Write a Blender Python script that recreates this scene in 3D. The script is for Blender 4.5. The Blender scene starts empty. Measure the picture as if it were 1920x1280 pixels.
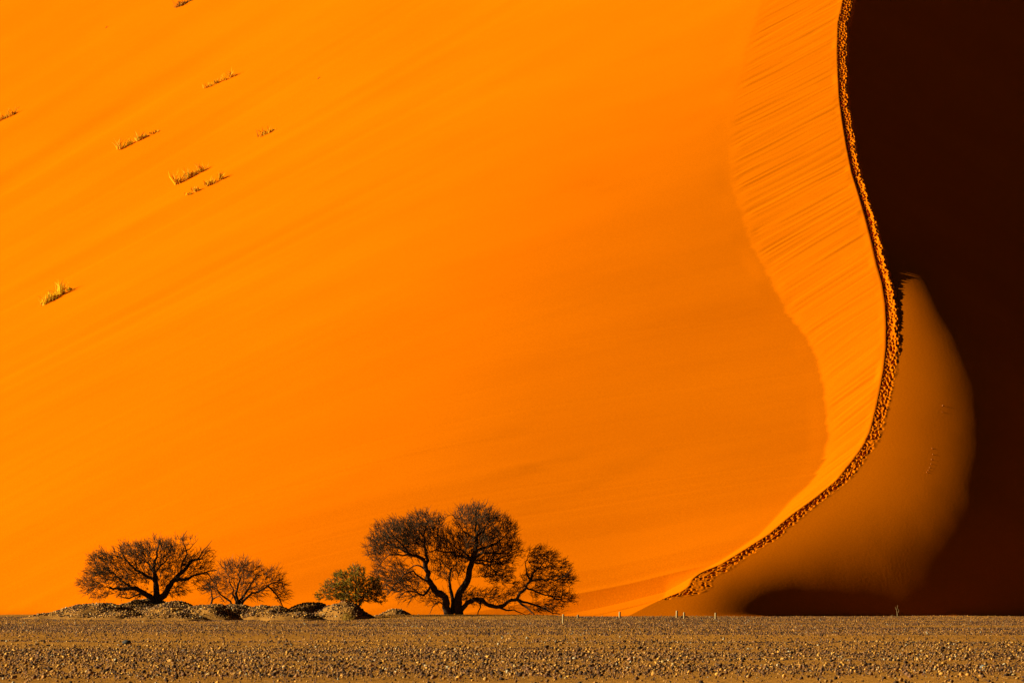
import bpy, math, random
import numpy as np
from mathutils import Vector

random.seed(45)
rng = np.random.default_rng(45)
scene = bpy.context.scene

# ------------------------------------------------------------------ camera
F = 10650.0                      # focal length in photo pixels (photo 1920 x 1280)
CAMH = 1.5
PITCH = math.atan(475.0 / F)     # horizon lies at photo row 1115
cam_data = bpy.data.cameras.new("camera")
cam_data.sensor_width = 36.0
cam_data.lens = F * 36.0 / 1920.0
cam_data.clip_start = 0.5
cam_data.clip_end = 6000.0
cam = bpy.data.objects.new("camera", cam_data)
cam.location = (0, 0, CAMH)
cam.rotation_euler = (math.pi / 2 + PITCH, 0, 0)
scene.collection.objects.link(cam)
scene.camera = cam

# ------------------------------------------------------------------ light
SUN_EL = math.radians(17.0)
world = bpy.data.worlds.new("World")
scene.world = world
world.use_nodes = True
wn = world.node_tree
sky = wn.nodes.new("ShaderNodeTexSky")
sky.sky_type = 'NISHITA'
sky.sun_disc = False
sky.sun_elevation = SUN_EL
sky.sun_rotation = math.radians(-90.0)
sky.altitude = 700
sky.air_density = 0.03
sky.dust_density = 0.3
sky.ozone_density = 0.0
bgn = wn.nodes["Background"]
bgn.inputs["Strength"].default_value = 0.05
wn.links.new(sky.outputs[0], bgn.inputs["Color"])

sun_data = bpy.data.lights.new("sun", 'SUN')
sun_data.energy = 5.0
sun_data.angle = math.radians(0.55)
sun_data.color = (1.0, 0.92, 0.62)
sun = bpy.data.objects.new("sun", sun_data)
SUN_TO = Vector((-math.cos(SUN_EL), 0.0, math.sin(SUN_EL)))      # towards the sun: from the left
sun.rotation_euler = SUN_TO.to_track_quat('Z', 'Y').to_euler()
sun.location = (-100, 300, 120)
scene.collection.objects.link(sun)

vs = scene.view_settings
vs.view_transform = 'Standard'
vs.look = 'None'
vs.exposure = 0.92
vs.gamma = 1.0
vs.use_curve_mapping = False

# ------------------------------------------------------------------ helpers
CP, SP = math.cos(PITCH), math.sin(PITCH)

def at(px, py, Y):
    """world point seen at a photo position, at the distance Y"""
    u = (np.asarray(px, float) - 960.0) / F
    v = (640.0 - np.asarray(py, float)) / F
    t = Y / (CP - v * SP)
    return u * t, Y + 0 * t, CAMH + (SP + v * CP) * t

def proj(x, y, z):
    dz = z - CAMH
    fw = y * CP + dz * SP
    return 960 + F * x / fw, 640 - F * (dz * CP - y * SP) / fw

def V(px, py, Y):
    a = at(px, py, Y)
    return Vector((float(a[0]), float(a[1]), float(a[2])))

def hash2(ix, iy, seed):
    h = (ix.astype(np.int64) * 374761393 + iy.astype(np.int64) * 668265263 + seed * 974711) & 0xffffffff
    h = ((h ^ (h >> 13)) * 1274126177) & 0xffffffff
    return ((h ^ (h >> 16)) & 0xffff) / 65535.0 * 2 - 1

def vnoise(x, y, seed=0):
    x = np.asarray(x, float); y = np.asarray(y, float)
    ix = np.floor(x); iy = np.floor(y)
    fx = x - ix; fy = y - iy
    fx = fx * fx * fx * (fx * (fx * 6 - 15) + 10); fy = fy * fy * fy * (fy * (fy * 6 - 15) + 10)
    a = hash2(ix, iy, seed); b = hash2(ix + 1, iy, seed)
    c = hash2(ix, iy + 1, seed); d = hash2(ix + 1, iy + 1, seed)
    return (a + (b - a) * fx) * (1 - fy) + (c + (d - c) * fx) * fy

def sstep(a, b, x):
    t = np.clip((x - a) / (b - a), 0, 1)
    return t * t * (3 - 2 * t)

def smooth1(a, n):
    k = np.exp(-np.linspace(-2, 2, 2 * n + 1) ** 2); k /= k.sum()
    p = np.concatenate([2 * a[0] - a[n:0:-1], a, 2 * a[-1] - a[-2:-n - 2:-1]])
    return np.convolve(p, k, 'valid')

def mesh_np(name, verts, faces, smooth=False):
    """verts (n,3) array, faces (m,k) array with k = 3 or 4"""
    verts = np.asarray(verts, np.float32); faces = np.asarray(faces, np.int32)
    me = bpy.data.meshes.new(name)
    k = faces.shape[1]
    me.vertices.add(len(verts)); me.vertices.foreach_set("co", verts.ravel())
    me.loops.add(faces.size); me.loops.foreach_set("vertex_index", faces.ravel())
    me.polygons.add(len(faces))
    me.polygons.foreach_set("loop_start", np.arange(0, faces.size, k, dtype=np.int32))
    if smooth:
        me.polygons.foreach_set("use_smooth", np.ones(len(faces), bool))
    me.update(calc_edges=True)
    me.validate()
    return me

def obj(name, me, mat=None, parent=None, label=None, cat=None, group=None, kind=None, loc=None):
    o = bpy.data.objects.new(name, me)
    scene.collection.objects.link(o)
    if mat is not None and me is not None and not me.materials:
        me.materials.append(mat)
    if parent is not None:
        o.parent = parent
    if loc is not None:
        o.location = loc
    if label: o["label"] = label
    if cat: o["category"] = cat
    if group: o["group"] = group
    if kind: o["kind"] = kind
    return o

def grid_faces(nr, nc):
    i = np.arange(nr * nc).reshape(nr, nc)
    return np.stack([i[:-1, :-1], i[:-1, 1:], i[1:, 1:], i[1:, :-1]], -1).reshape(-1, 4)

def set_color(me, name, cols):
    """one colour for each vertex"""
    at_ = me.color_attributes.new(name, 'FLOAT_COLOR', 'POINT')
    c = np.ones((len(me.vertices), 4), np.float32); c[:, :3] = cols
    at_.data.foreach_set("color", c.ravel())

# ------------------------------------------------------------------ materials
def new_mat(name, rough=0.95, spec=0.1):
    m = bpy.data.materials.new(name); m.use_nodes = True
    nt = m.node_tree; b = nt.nodes["Principled BSDF"]
    b.inputs["Roughness"].default_value = rough
    b.inputs["Specular IOR Level"].default_value = spec
    return m, nt, b

def N(nt, t, **kw):
    n = nt.nodes.new(t)
    for k, v in kw.items(): setattr(n, k, v)
    return n

def noise(nt, scale, detail=3, rough=0.55, vec=None):
    n = N(nt, "ShaderNodeTexNoise")
    n.inputs["Scale"].default_value = scale; n.inputs["Detail"].default_value = detail
    n.inputs["Roughness"].default_value = rough
    if vec is not None: nt.links.new(vec, n.inputs["Vector"])
    return n

def ramp(nt, fac, stops):
    r = N(nt, "ShaderNodeValToRGB")
    e = r.color_ramp.elements
    while len(e) < len(stops): e.new(0.5)
    for k, (p, c) in enumerate(stops):
        e[k].position = p; e[k].color = (*c, 1)
    nt.links.new(fac, r.inputs["Fac"])
    return r

def mixc(nt, fac, a, b, mode='MIX'):
    m = N(nt, "ShaderNodeMix", data_type='RGBA', blend_type=mode)
    for s, v in ((m.inputs[0], fac), (m.inputs[6], a), (m.inputs[7], b)):
        if hasattr(v, "links"): nt.links.new(v, s)
        elif isinstance(v, (int, float)): s.default_value = v
        else: s.default_value = (*v, 1)
    return m.outputs[2]

def bump(nt, b, height, strength, dist):
    n = N(nt, "ShaderNodeBump")
    n.inputs["Strength"].default_value = strength; n.inputs["Distance"].default_value = dist
    nt.links.new(height, n.inputs["Height"]); nt.links.new(n.outputs[0], b.inputs["Normal"])

def sand_material():
    m, nt, b = new_mat("dune_sand", 1.0, 0.0)
    co = N(nt, "ShaderNodeTexCoord").outputs["Object"]
    big = noise(nt, 0.045, 4, 0.5, co)
    grain = noise(nt, 9.0, 3, 0.7, co)
    c = ramp(nt, big.outputs[0], [(0.30, (0.66, 0.137, 0.0005)), (0.70, (0.72, 0.154, 0.0006))])
    g = ramp(nt, grain.outputs[0], [(0.25, (0.86, 0.82, 0.80)), (0.75, (1.12, 1.15, 1.15))])
    nt.links.new(mixc(nt, 1.0, c.outputs[0], g.outputs[0], 'MULTIPLY'), b.inputs["Base Color"])
    fine = noise(nt, 5.0, 3, 0.6, co)
    bump(nt, b, fine.outputs[0], 0.3, 0.03)
    return m

def ground_material():
    m, nt, b = new_mat("gravel_plain_soil", 1.0, 0.0)
    co = N(nt, "ShaderNodeTexCoord").outputs["Object"]
    big = noise(nt, 0.08, 4, 0.55, co)
    small = noise(nt, 3.5, 4, 0.7, co)
    c = ramp(nt, big.outputs[0], [(0.3, (0.43, 0.178, 0.030)), (0.7, (0.57, 0.236, 0.038))])
    g = ramp(nt, small.outputs[0], [(0.25, (0.62, 0.60, 0.60)), (0.7, (1.15, 1.13, 1.1))])
    nt.links.new(mixc(nt, 1.0, c.outputs[0], g.outputs[0], 'MULTIPLY'), b.inputs["Base Color"])
    bump(nt, b, small.outputs[0], 1.0, 0.14)
    return m

def attr_material(name, rough, nscale, spec=0.15):
    m, nt, b = new_mat(name, rough, spec)
    a = N(nt, "ShaderNodeAttribute", attribute_name="tint")
    co = N(nt, "ShaderNodeTexCoord").outputs["Object"]
    n = noise(nt, nscale, 3, 0.6, co)
    g = ramp(nt, n.outputs[0], [(0.25, (0.72, 0.72, 0.72)), (0.75, (1.2, 1.2, 1.2))])
    nt.links.new(mixc(nt, 1.0, a.outputs["Color"], g.outputs[0], 'MULTIPLY'), b.inputs["Base Color"])
    return m

def thin_material(name, share):
    """thin blades and leaves: part of the light passes through"""
    m = attr_material(name, 0.8, 2.0, 0.05); nt = m.node_tree
    b = nt.nodes["Principled BSDF"]; o = nt.nodes["Material Output"]
    t = N(nt, "ShaderNodeBsdfTranslucent"); mx = N(nt, "ShaderNodeMixShader")
    nt.links.new(b.inputs["Base Color"].links[0].from_socket, t.inputs["Color"])
    mx.inputs[0].default_value = share
    nt.links.new(b.outputs[0], mx.inputs[1]); nt.links.new(t.outputs[0], mx.inputs[2]); nt.links.new(mx.outputs[0], o.inputs["Surface"])
    return m

def noise_material(name, c0, c1, scale, rough=0.95, bmp=0.0, dist=0.02):
    m, nt, b = new_mat(name, rough, 0.1)
    co = N(nt, "ShaderNodeTexCoord").outputs["Object"]
    n = noise(nt, scale, 4, 0.6, co)
    c = ramp(nt, n.outputs[0], [(0.3, c0), (0.7, c1)])
    nt.links.new(c.outputs[0], b.inputs["Base Color"])
    if bmp: bump(nt, b, n.outputs[0], bmp, dist)
    return m

M_SAND = sand_material()
M_GROUND = ground_material()
M_STONE = attr_material("desert_stone", 0.85, 14.0)
M_BARK = noise_material("camel_thorn_bark", (0.030, 0.018, 0.012), (0.075, 0.045, 0.026), 9.0, 0.95, 0.8, 0.03)
M_TWIG = attr_material("thorny_twig", 0.9, 3.0)
M_LEAF = thin_material("dry_leaf", 0.35)
M_GRASS = thin_material("straw_grass", 0.55)
M_POST = noise_material("pale_weathered_post", (0.32, 0.22, 0.09), (0.48, 0.35, 0.16), 12.0, 0.9, 0.3)
M_PLANK = noise_material("dark_weathered_plank", (0.035, 0.022, 0.016), (0.08, 0.05, 0.03), 12.0, 0.9, 0.3)

# ------------------------------------------------------------------ the dune
CREST = np.array([  # px, py : the sharp edge of the dune
 (1172,1156),(1198,1142),(1221,1130),(1246,1118.5),(1276,1107),(1291,1096),(1296,1083),(1312,1071),(1349,1056),
 (1398,1026),(1440,999),(1480,965),(1524,933),(1566,899),(1596,861),(1616,834),(1629,806),(1639,767),(1647,728),
 (1654,689),(1658,650),(1658.6,607),(1656.6,568),(1651,529),(1641,494),(1631,447),(1621,407),(1609,364),(1596,322),
 (1586,272),(1578,223),(1573,184),(1570.5,141),(1569,98),(1570.5,43),(1580,0),(1597,-60),(1620,-150),(1640,-300),
 (1650,-500),(1640,-750),(1610,-1050),(1580,-1400)], float)
DIST = np.array([  # py -> distance
 (1156,396),(1118,402),(1070,408.5),(989,417),(900,426),(834,434),(607,465),(400,503),(200,546),(0,592),(-300,664),(-600,735),(-1050,835),(-1400,910)], float)
_t = np.linspace(1156, -1400, 9000)
_px = smooth1(np.interp(-_t, -CREST[:, 1], CREST[:, 0]), 24)
_yy = smooth1(np.interp(-_t, -DIST[:, 0], DIST[:, 1]), 180)
_yy = np.maximum.accumulate(_yy + np.arange(9000) * 1e-6)
CX, CY, CZ = at(_px, _t, _yy)
# let the nose run out under the plain
def xc_of(y):
    return np.where(y < CY[0], CX[0] - (CY[0] - y) * 0.45, np.interp(y, CY, CX))
def zc_of(y):
    return np.where(y < CY[0], CZ[0] - (CY[0] - y) * 0.25, np.interp(y, CY, CZ))

BOUND = np.array([  # px, py : lower edge of the streaked slip face
 (1470,-400),(1452,-150),(1429,0),(1415.6,39),(1402,79),(1386,144),(1373,184),(1368,230),(1366,279),(1368,328),(1373,354),(1389,394),
 (1408.6,458.6),(1444,520),(1475,583.6),(1506,625),(1531.6,669.5),(1541,712),(1549,771),(1553,814),(1551,841),(1541,869),
 (1526,895),(1509,915),(1480,941),(1450,973),(1424,1000),(1386,1026),(1346,1052),(1318,1065),(1294,1079),(1270,1091),(1250,1104),(1244,1119),
 (1236,1123),(1172,1156)], float)

def tps(points):
    """thin plate spline through (px, py, value), tabulated on an image grid"""
    P = np.array(points, float); xy = P[:, :2] / 1000; v = P[:, 2]; n = len(P)
    def U(r2): return 0.5 * r2 * np.log(r2 + 1e-9)
    A = np.zeros((n + 3, n + 3))
    d = ((xy[:, None] - xy[None]) ** 2).sum(-1)
    A[:n, :n] = U(d) + np.eye(n) * 4e-4
    A[:n, n] = 1; A[:n, n + 1:] = xy; A[n, :n] = 1; A[n + 1:, :n] = xy.T
    w = np.linalg.solve(A, np.concatenate([v, np.zeros(3)]))
    gx = np.arange(-600, 2601, 10.0); gy = np.arange(-1500, 1301, 10.0)
    X, Y = np.meshgrid(gx / 1000, gy / 1000)
    out = w[n] + w[n + 1] * X + w[n + 2] * Y
    for k in range(n):
        out += w[k] * U((X - xy[k, 0]) ** 2 + (Y - xy[k, 1]) ** 2)
    lo, hi = v.min(), v.max()
    out = np.clip(out, lo, hi)
    def f(px, py):
        fx = np.clip((px + 600) / 10, 0, len(gx) - 1.001); fy = np.clip((py + 1500) / 10, 0, len(gy) - 1.001)
        ix = fx.astype(int); iy = fy.astype(int); fx = fx - ix; fy = fy - iy
        return ((out[iy, ix] * (1 - fx) + out[iy, ix + 1] * fx) * (1 - fy) +
                (out[iy + 1, ix] * (1 - fx) + out[iy + 1, ix + 1] * fx) * fy)
    return f

# sideways slope (dz/dx) of the big flank
flank_f = tps([(-300,0,.48),(-300,700,.47),(-300,1150,.45),(0,0,.47),(0,600,.46),(0,1100,.42),(400,300,.47),(300,800,.36),(600,900,.27),(400,1120,.28),
 (900,100,.44),(600,600,.36),(900,500,.26),(900,900,.17),(800,1130,.20),(1200,100,.35),(1200,400,.19),(1300,700,.12),(1150,900,.14),(1150,1060,.19),(1225,1092,.25),(1450,850,.12),
 (1100,1140,.20),(1340,250,.20),(1340,20,.37),(1340,420,.14),(1500,700,.12),(1250,-300,.46),(600,-500,.48),(0,-900,.48),(1400,-900,.48),(1200,1140,.27)])
# sideways slope of the slip face below the crest
strip_f = tps([(1480,-600,.4),(1500,0,.27),(1480,200,.22),(1500,400,.24),(1580,500,.29),(1600,650,.36),(1590,780,.42),(1560,880,.50),(1480,960,.54),(1380,1035,.56),
 (1270,1100,.56),(1410,60,.26),(1420,400,.21)])
# how squarely the sun meets the far side of the crest
lobe_f = tps([(1600,-300,-.25),(1900,-300,-.25),(1650,100,-.25),(1900,100,-.25),(1680,330,-.25),(1900,400,-.25),(1700,420,-.20),(1660,440,-.08),(1680,490,.06),(1725,470,-.12),
 (1690,560,.24),(1720,560,.13),(1750,560,.0),(1790,560,-.16),(1690,640,.27),(1735,640,.17),(1775,635,.05),(1800,635,-.03),(1850,620,-.2),
 (1690,720,.28),(1740,720,.19),(1780,720,.10),(1812,720,.03),(1838,720,-.03),(1890,720,-.2),
 (1660,830,.31),(1730,830,.21),(1785,830,.10),(1815,830,.04),(1842,830,-.02),(1890,830,-.2),
 (1600,930,.31),(1700,950,.18),(1770,950,.07),(1810,950,.01),(1845,955,-.06),(1890,960,-.2),
 (1500,1000,.30),(1600,1020,.16),(1690,1030,.065),(1760,1035,.01),(1810,1040,-.07),(1880,1050,-.2),
 (1400,1060,.26),(1450,1060,.18),(1450,1085,.08),(1440,1106,.015),(1440,1132,-.05),(1550,1050,.13),(1550,1080,.06),(1550,1106,.01),(1550,1132,-.05),
 (1650,1062,.065),(1650,1095,.022),(1650,1132,-.02),(1740,1095,.0),(1740,1135,-.02),(1795,1110,-.10),
 (1330,1090,.27),(1370,1110,.09),(1260,1140,.32),(1330,1146,.15),(1390,1150,.01),(1880,1140,-.12),
 (1900,900,-.24),(2200,600,-.25),(2200,1100,-.2),(1700,1200,-.06),(1300,1200,.25),(1900,1250,-.1)])
SE, CE = math.sin(SUN_EL), math.cos(SUN_EL)

rows = np.concatenate([np.arange(386, 600, 0.18), np.arange(600, 700, 0.8), np.arange(700, 900, 2.0)])
rad = np.concatenate([np.arange(0, 3.0, 0.10), np.arange(3.0, 12.0, 0.16), np.arange(12.0, 60, 0.8), np.arange(60, 140, 1.5)])
radR = np.concatenate([np.arange(0, 3.0, 0.10), np.arange(3.0, 16.0, 0.34), np.arange(16, 80, 1.2)])
yR = rows; XC = xc_of(yR); ZC = zc_of(yR)

def wisp(px, py):
    """faint wind-scoured hollows on the flank"""
    out = np.zeros_like(px)
    for cx, cy, sx, sy, s, a in ((985,878,60,9,-.25,.05),(1050,862,45,10,-.3,.035),(1110,905,60,8,-.35,.03),(950,812,45,10,-.3,.025),(1130,345,70,14,-.1,.022),
                                 (1290,225,60,12,-.55,.025),(1190,860,70,14,-.3,.025),(1180,1085,80,9,-.45,.006),(1105,1112,60,8,-.4,.008),(700,880,110,16,-.45,.02),(960,960,70,12,-.2,.02)):
        d = (py - cy) - s * (px - cx)
        q = np.exp(-((px - cx) / sx) ** 2 - (d / sy) ** 2)
        out -= a * q * (1 + 0.9 * vnoise(px / 22, py / 7, 5))
    return out

def edge_x(px, py, x, y):
    u = -0.75 * x + 0.66 * y
    return np.interp(py, BOUND[:, 1], BOUND[:, 0]) + (3.2 * vnoise(u / 0.9, 0 * u, 11) + 2.0 * vnoise(u / 0.42, 0 * u, 12)) * sstep(1000, 880, py)

def zx_left(x, y, z):
    px, py = proj(x, y, z)
    k = sstep(-2.2, 2.2, px - edge_x(px, py, x, y))
    return k * strip_f(px, py) + (1 - k) * (flank_f(px, py) + wisp(px, py))

def zx_right(x, y, z):
    px, py = proj(x, y, z)
    i = np.clip(lobe_f(px, py), -.27, .45); i = np.where(i > 0, i * 0.70, i)
    return np.clip((i * 1.15 - SE) / CE, -0.60, 0.3)

def march(rr, sgn, fn):
    z = np.zeros((len(yR), len(rr))); z[:, 0] = ZC
    for k in range(1, len(rr)):
        d = rr[k] - rr[k - 1]
        x0 = XC + sgn * rr[k - 1]
        s = fn(x0, yR, z[:, k - 1])
        s2 = fn(x0 + sgn * d / 2, yR, z[:, k - 1] + sgn * s * d / 2)
        z[:, k] = z[:, k - 1] + sgn * s2 * d
    return z

zL = march(rad, -1, zx_left)
zR = march(radR, 1, zx_right)
off = np.concatenate([-rad[::-1], radR[1:]])
ZG = np.concatenate([zL[:, ::-1], zR[:, 1:]], 1)
XG = XC[:, None] + off[None]; YG = yR[:, None] + 0 * off[None]

# relief: avalanche streaks on the slip face, long soft wind streaks on the flank
PXG, PYG = proj(XG, YG, ZG)
strip_mask = sstep(-3, 3, PXG - edge_x(PXG, PYG, XG, YG)) * (off[None] <= 0) * sstep(0.0, 0.6, -off[None])
u = -0.75 * XG + 0.66 * YG + 0.25 * vnoise(XG / 7, YG / 7, 3); v = 0.66 * XG + 0.75 * YG
st = 0.22 * vnoise(u / 1.9, v / 18, 21) + 0.28 * vnoise(u / 0.9, v / 13, 22) + 0.42 * vnoise(u / 0.45, v / 10, 23)
near = np.exp(off[None] / 2.6)
gouge = np.clip(vnoise(u / 1.3, v / 5, 29) - 0.30, 0, 1) * near
ZG += strip_mask * sstep(0, 26, PXG - np.interp(PYG, BOUND[:, 1], BOUND[:, 0])) * (0.115 * st * (0.9 + 0.3 * vnoise(XG / 9, YG / 20, 31)) - 0.16 * gouge)
fl = (off[None] < 0) * (1 - strip_mask) * sstep(-4, -40, PXG - np.interp(PYG, BOUND[:, 1], BOUND[:, 0]))
d1 = np.array((0.87, 0.49)); uu = -d1[1] * XG + d1[0] * YG; vv = d1[0] * XG + d1[1] * YG
uu = uu + 1.2 * vnoise(XG / 40, YG / 60, 41)
soft = 0.30 * vnoise(uu / 9.0, vv / 90, 42) + 0.13 * vnoise(uu / 3.8, vv / 60, 43) + 0.035 * vnoise(uu / 1.7, vv / 40, 44)
ZG += fl * soft * (0.16 + 0.95 * sstep(1250, 450, PXG + 0.55 * PYG))
ZG += (off[None] > 0) * sstep(2.0, 6.0, off[None]) * (0.012 * vnoise(XG / 4.2, YG / 9, 51) + 0.004 * vnoise(XG / 1.3, YG / 3, 52))
# the foot of the dune eases out onto the plain
ZG = 0.10 * np.logaddexp(0, ZG / 0.10) - 0.06 + np.minimum(ZG, 0) * 0.05

def H(x, y):
    """height of the dune before the path is trodden into it"""
    x = np.asarray(x, float); y = np.asarray(y, float)
    fy = np.interp(y, yR, np.arange(len(yR))); o = x - xc_of(y)
    fo = np.interp(o, off, np.arange(len(off)))
    iy = np.clip(fy.astype(int), 0, len(yR) - 2); io = np.clip(fo.astype(int), 0, len(off) - 2)
    a = fy - iy; b = fo - io
    return (ZG[iy, io] * (1 - b) + ZG[iy, io + 1] * b) * (1 - a) + (ZG[iy + 1, io] * (1 - b) + ZG[iy + 1, io + 1] * b) * a

# trodden path along the crest: plan curve, its width
ypath = np.arange(399.5, 640, 0.02); xp = smooth1(xc_of(ypath), 20)
ds = np.hypot(np.gradient(xp), np.gradient(ypath)); s_acc = np.cumsum(ds) - ds[0]
S = np.arange(0, s_acc[-1], 0.10)
PYs = np.interp(S, s_acc, ypath); PXs = np.interp(S, s_acc, xp)
tx = smooth1(np.gradient(PXs), 45); ty = smooth1(np.gradient(PYs), 45); tl = np.hypot(tx, ty); tx /= tl; ty /= tl
NXs, NYs = ty, -tx
ppy = proj(PXs, PYs, zc_of(PYs))[1]
W_PY = np.array([-400,0,200,400,520,600,700,850,960,1040,1070,1090,1104,1112,1125])
W_V = np.array([1.0,1.0,.88,.9,.98,1.12,1.1,.88,.8,.9,1.1,1.6,1.2,.7,.4])
WID = smooth1(np.interp(ppy, W_PY, W_V), 20) + 0.08 * vnoise(S / 2.3, 0 * S, 61) + 0.09 * vnoise(S / 0.9, 0 * S, 62)
FADE = sstep(1130, 1112, ppy)

w_row = np.interp(yR, PYs, WID) * np.interp(yR, PYs, FADE, left=0)
c_row = np.interp(yR, PYs, NXs)
nn = off[None] * c_row[:, None]
w_near = np.repeat(w_row[:, None], len(off), 1)
_c = np.where(np.abs(off) < 9)[0]
for i_ in range(len(yR)):
    if yR[i_] < 399 or yR[i_] > 641: continue
    j_ = np.where(np.abs(PYs - yR[i_]) < 9)[0]
    if len(j_) == 0: continue
    dx_ = (XC[i_] + off[_c])[:, None] - PXs[j_][None]; dy_ = yR[i_] - PYs[j_][None]
    k_ = (dx_ ** 2 + dy_ ** 2).argmin(1); r_ = np.arange(len(_c))
    nn[i_, _c] = np.sqrt(dx_[r_, k_] ** 2 + dy_[0, k_] ** 2) * np.sign(off[_c])
    w_near[i_, _c] = WID[j_[k_]] * FADE[j_[k_]]
# the dune's own surface is left out where the trodden path takes its place
hole = (nn > 0.05) & (nn - w_near < 0.30) & (w_near > 0.25) & ((yR > 400.4) & (yR < 638.5))[:, None]
GF = grid_faces(*XG.shape)
GF = GF[~hole.ravel()[GF].all(1)]

me = mesh_np("dune", np.stack([XG, YG, ZG], -1).reshape(-1, 3), GF[:, ::-1], True)
if me.polygons[1000].normal.z < 0: me.flip_normals()
dune = obj("dune", me, M_SAND, kind="structure", label="huge orange sand dune with a sharp curving crest")

# the path itself
NB = np.concatenate([np.linspace(-0.22, 0, 4), np.linspace(0.05, 1.0, 32), np.linspace(1.04, 1.30, 7)])
n = np.where(NB[None] <= 0, NB[None], np.minimum(NB[None], 1) * WID[:, None] + np.maximum(NB[None] - 1, 0) * 2.2)
X = PXs[:, None] + NXs[:, None] * n; Y = PYs[:, None] + NYs[:, None] * n
base = H(X, Y)
h0 = H(PXs, PYs)[:, None]
hw = H(PXs + NXs * WID, PYs + NYs * WID)[:, None]
q = np.clip(n / WID[:, None], 0, 3)
slope_keep = np.interp(ppy, [450, 560, 680, 760], [0.25, 0.42, 0.9, 1.0])[:, None]
bench = h0 + (hw - h0) * slope_keep * np.minimum(q, 1.3)
dep = np.interp(ppy, [60, 220, 420, 560, 680, 780, 1110], [0.03, 0.08, 0.11, 0.09, 0.04, 0.02, 0.01])[:, None]
rim = np.interp(ppy, [100, 300, 520, 620, 700], [0.02, 0.05, 0.12, 0.08, 0.0])[:, None]
bench = np.where(slope_keep > 0.985, base, bench + (base - bench) * sstep(0.85, 1.0, slope_keep))
z = bench - dep * sstep(0.0, 0.14, q) * sstep(0.8, 0.35, q) + rim * np.exp(-((q - 0.86) / 0.16) ** 2)
# footprints: pits with a pushed-up rim, several lanes of them
pits = np.zeros_like(z)
ng = n
for lane in np.arange(0.16, 1.0, 0.23):
    s = random.uniform(0, 0.5)
    while s < S[-1]:
        i = int(s / 0.10); wloc = WID[min(i, len(S) - 1)]; pp = ppy[min(i, len(S) - 1)]
        st_ = np.interp(pp, [600, 850, 1000], [1.0, 0.75, 0.62])
        if random.random() < np.interp(pp, [1000, 1080, 1112, 1128], [0.95, 0.7, 0.7, 0.3]):
            cs = s + random.uniform(-0.16, 0.16) * st_ ; cn = (lane + random.uniform(-0.10, 0.10)) * wloc
            ls = st_ * random.uniform(0.22, 0.42); ln = random.uniform(0.085, 0.13); a = random.uniform(0.45, 1.35)
            i0 = max(0, int((cs - 3 * ls) / 0.10)); i1 = min(len(S), int((cs + 3 * ls) / 0.10) + 2)
            if i1 > i0:
                rs = (S[i0:i1, None] - cs) / ls; rn = (ng[i0:i1] - cn) / ln
                r2 = rs ** 2 + rn ** 2
                pits[i0:i1] += a * np.interp(pp, [400, 640, 800], [1.25, 1.1, 1.0]) * (-0.14 * np.exp(-r2 ** 1.5) + 0.022 * np.exp(-((np.sqrt(r2) - 1.45) / 0.38) ** 2))
        s += st_ * random.uniform(0.85, 1.15)
pits += 0.016 * vnoise(X / 0.16, Y / 0.30, 71) + 0.016 * vnoise(X / 0.35, Y / 0.7, 72)
pits = np.clip(pits, -0.20, 0.16)
inpath = sstep(0.02, 0.09, q) * sstep(1.16, 1.0, q) * FADE[:, None]
z = base + (z - base) * FADE[:, None] + pits * inpath
out = sstep(0.02, 0.22, n - WID[:, None])
z = z * (1 - out) + (base - 0.012) * out
z = np.where(n < 0, base - 0.05 * sstep(0, -0.22, n), z)
edge = sstep(0, 12, np.arange(len(S)))[:, None]
z = z - 0.08 * (1 - edge)
me = mesh_np("footprint_trail", np.stack([X, Y, z], -1).reshape(-1, 3), grid_faces(*X.shape), True)
if me.polygons[1000].normal.z < 0: me.flip_normals()
obj("footprint_trail", me, M_SAND, dune, kind="stuff", label="trodden path of footprints along the crest of the dune")

def on_dune(px, py):
    """where the line of sight through a photo position meets the dune"""
    ys = np.arange(398, 880, 0.05)
    x, y, z = at(px, py, ys)
    k = int(np.argmax(H(x, ys) >= z))
    return Vector((float(x[k]), float(ys[k]), float(H(x[k:k+1], ys[k:k+1])[0])))

# ------------------------------------------------------------------ the plain
MOUNDS = [  # centre px, top py, distance, half width (m), half depth (m)
 (390,1139,349,10.0,7.0),(190,1134,346,4.2,5.0),(285,1129,348,3.4,4.5),(335,1130,344,2.6,4.0),(405,1135,342,2.6,3.8),(455,1137,343,2.4,3.4),
 (515,1136,342,2.4,3.4),(590,1131,346,2.6,3.8),(650,1129,338,2.3,3.6),(745,1142,372,1.5,2.5),(560,1148,331,2.2,2.2),(330,1149,334,3.0,2.2),(235,1146,338,2.5,2.6)]
def plain(x, y):
    z = 0.055 * vnoise(x / 16, y / 13, 81) + 0.03 * vnoise(x / 6, y / 6, 82) + 0.012 * vnoise(x / 2, y / 2, 83)
    z = z * sstep(40, 110, y)
    z = z + 0.10 * np.exp(-((y - 168 - 0.5 * x * 0 - 5 * vnoise(x / 9, 0 * x, 84)) / 7) ** 2) - 0.09 * np.exp(-((y - 192) / 10) ** 2)
    z = z + 0.26 * np.exp(-((y - 346) / 11) ** 2) * sstep(-11, -7, x) * sstep(6, 1, x)
    return z
_mz = []
for (px, py, Y_, rx, ry) in MOUNDS:
    x0, y0, z0 = [float(a) for a in at(px, py, Y_)]
    _mz.append((x0, y0, z0, rx, ry))
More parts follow.
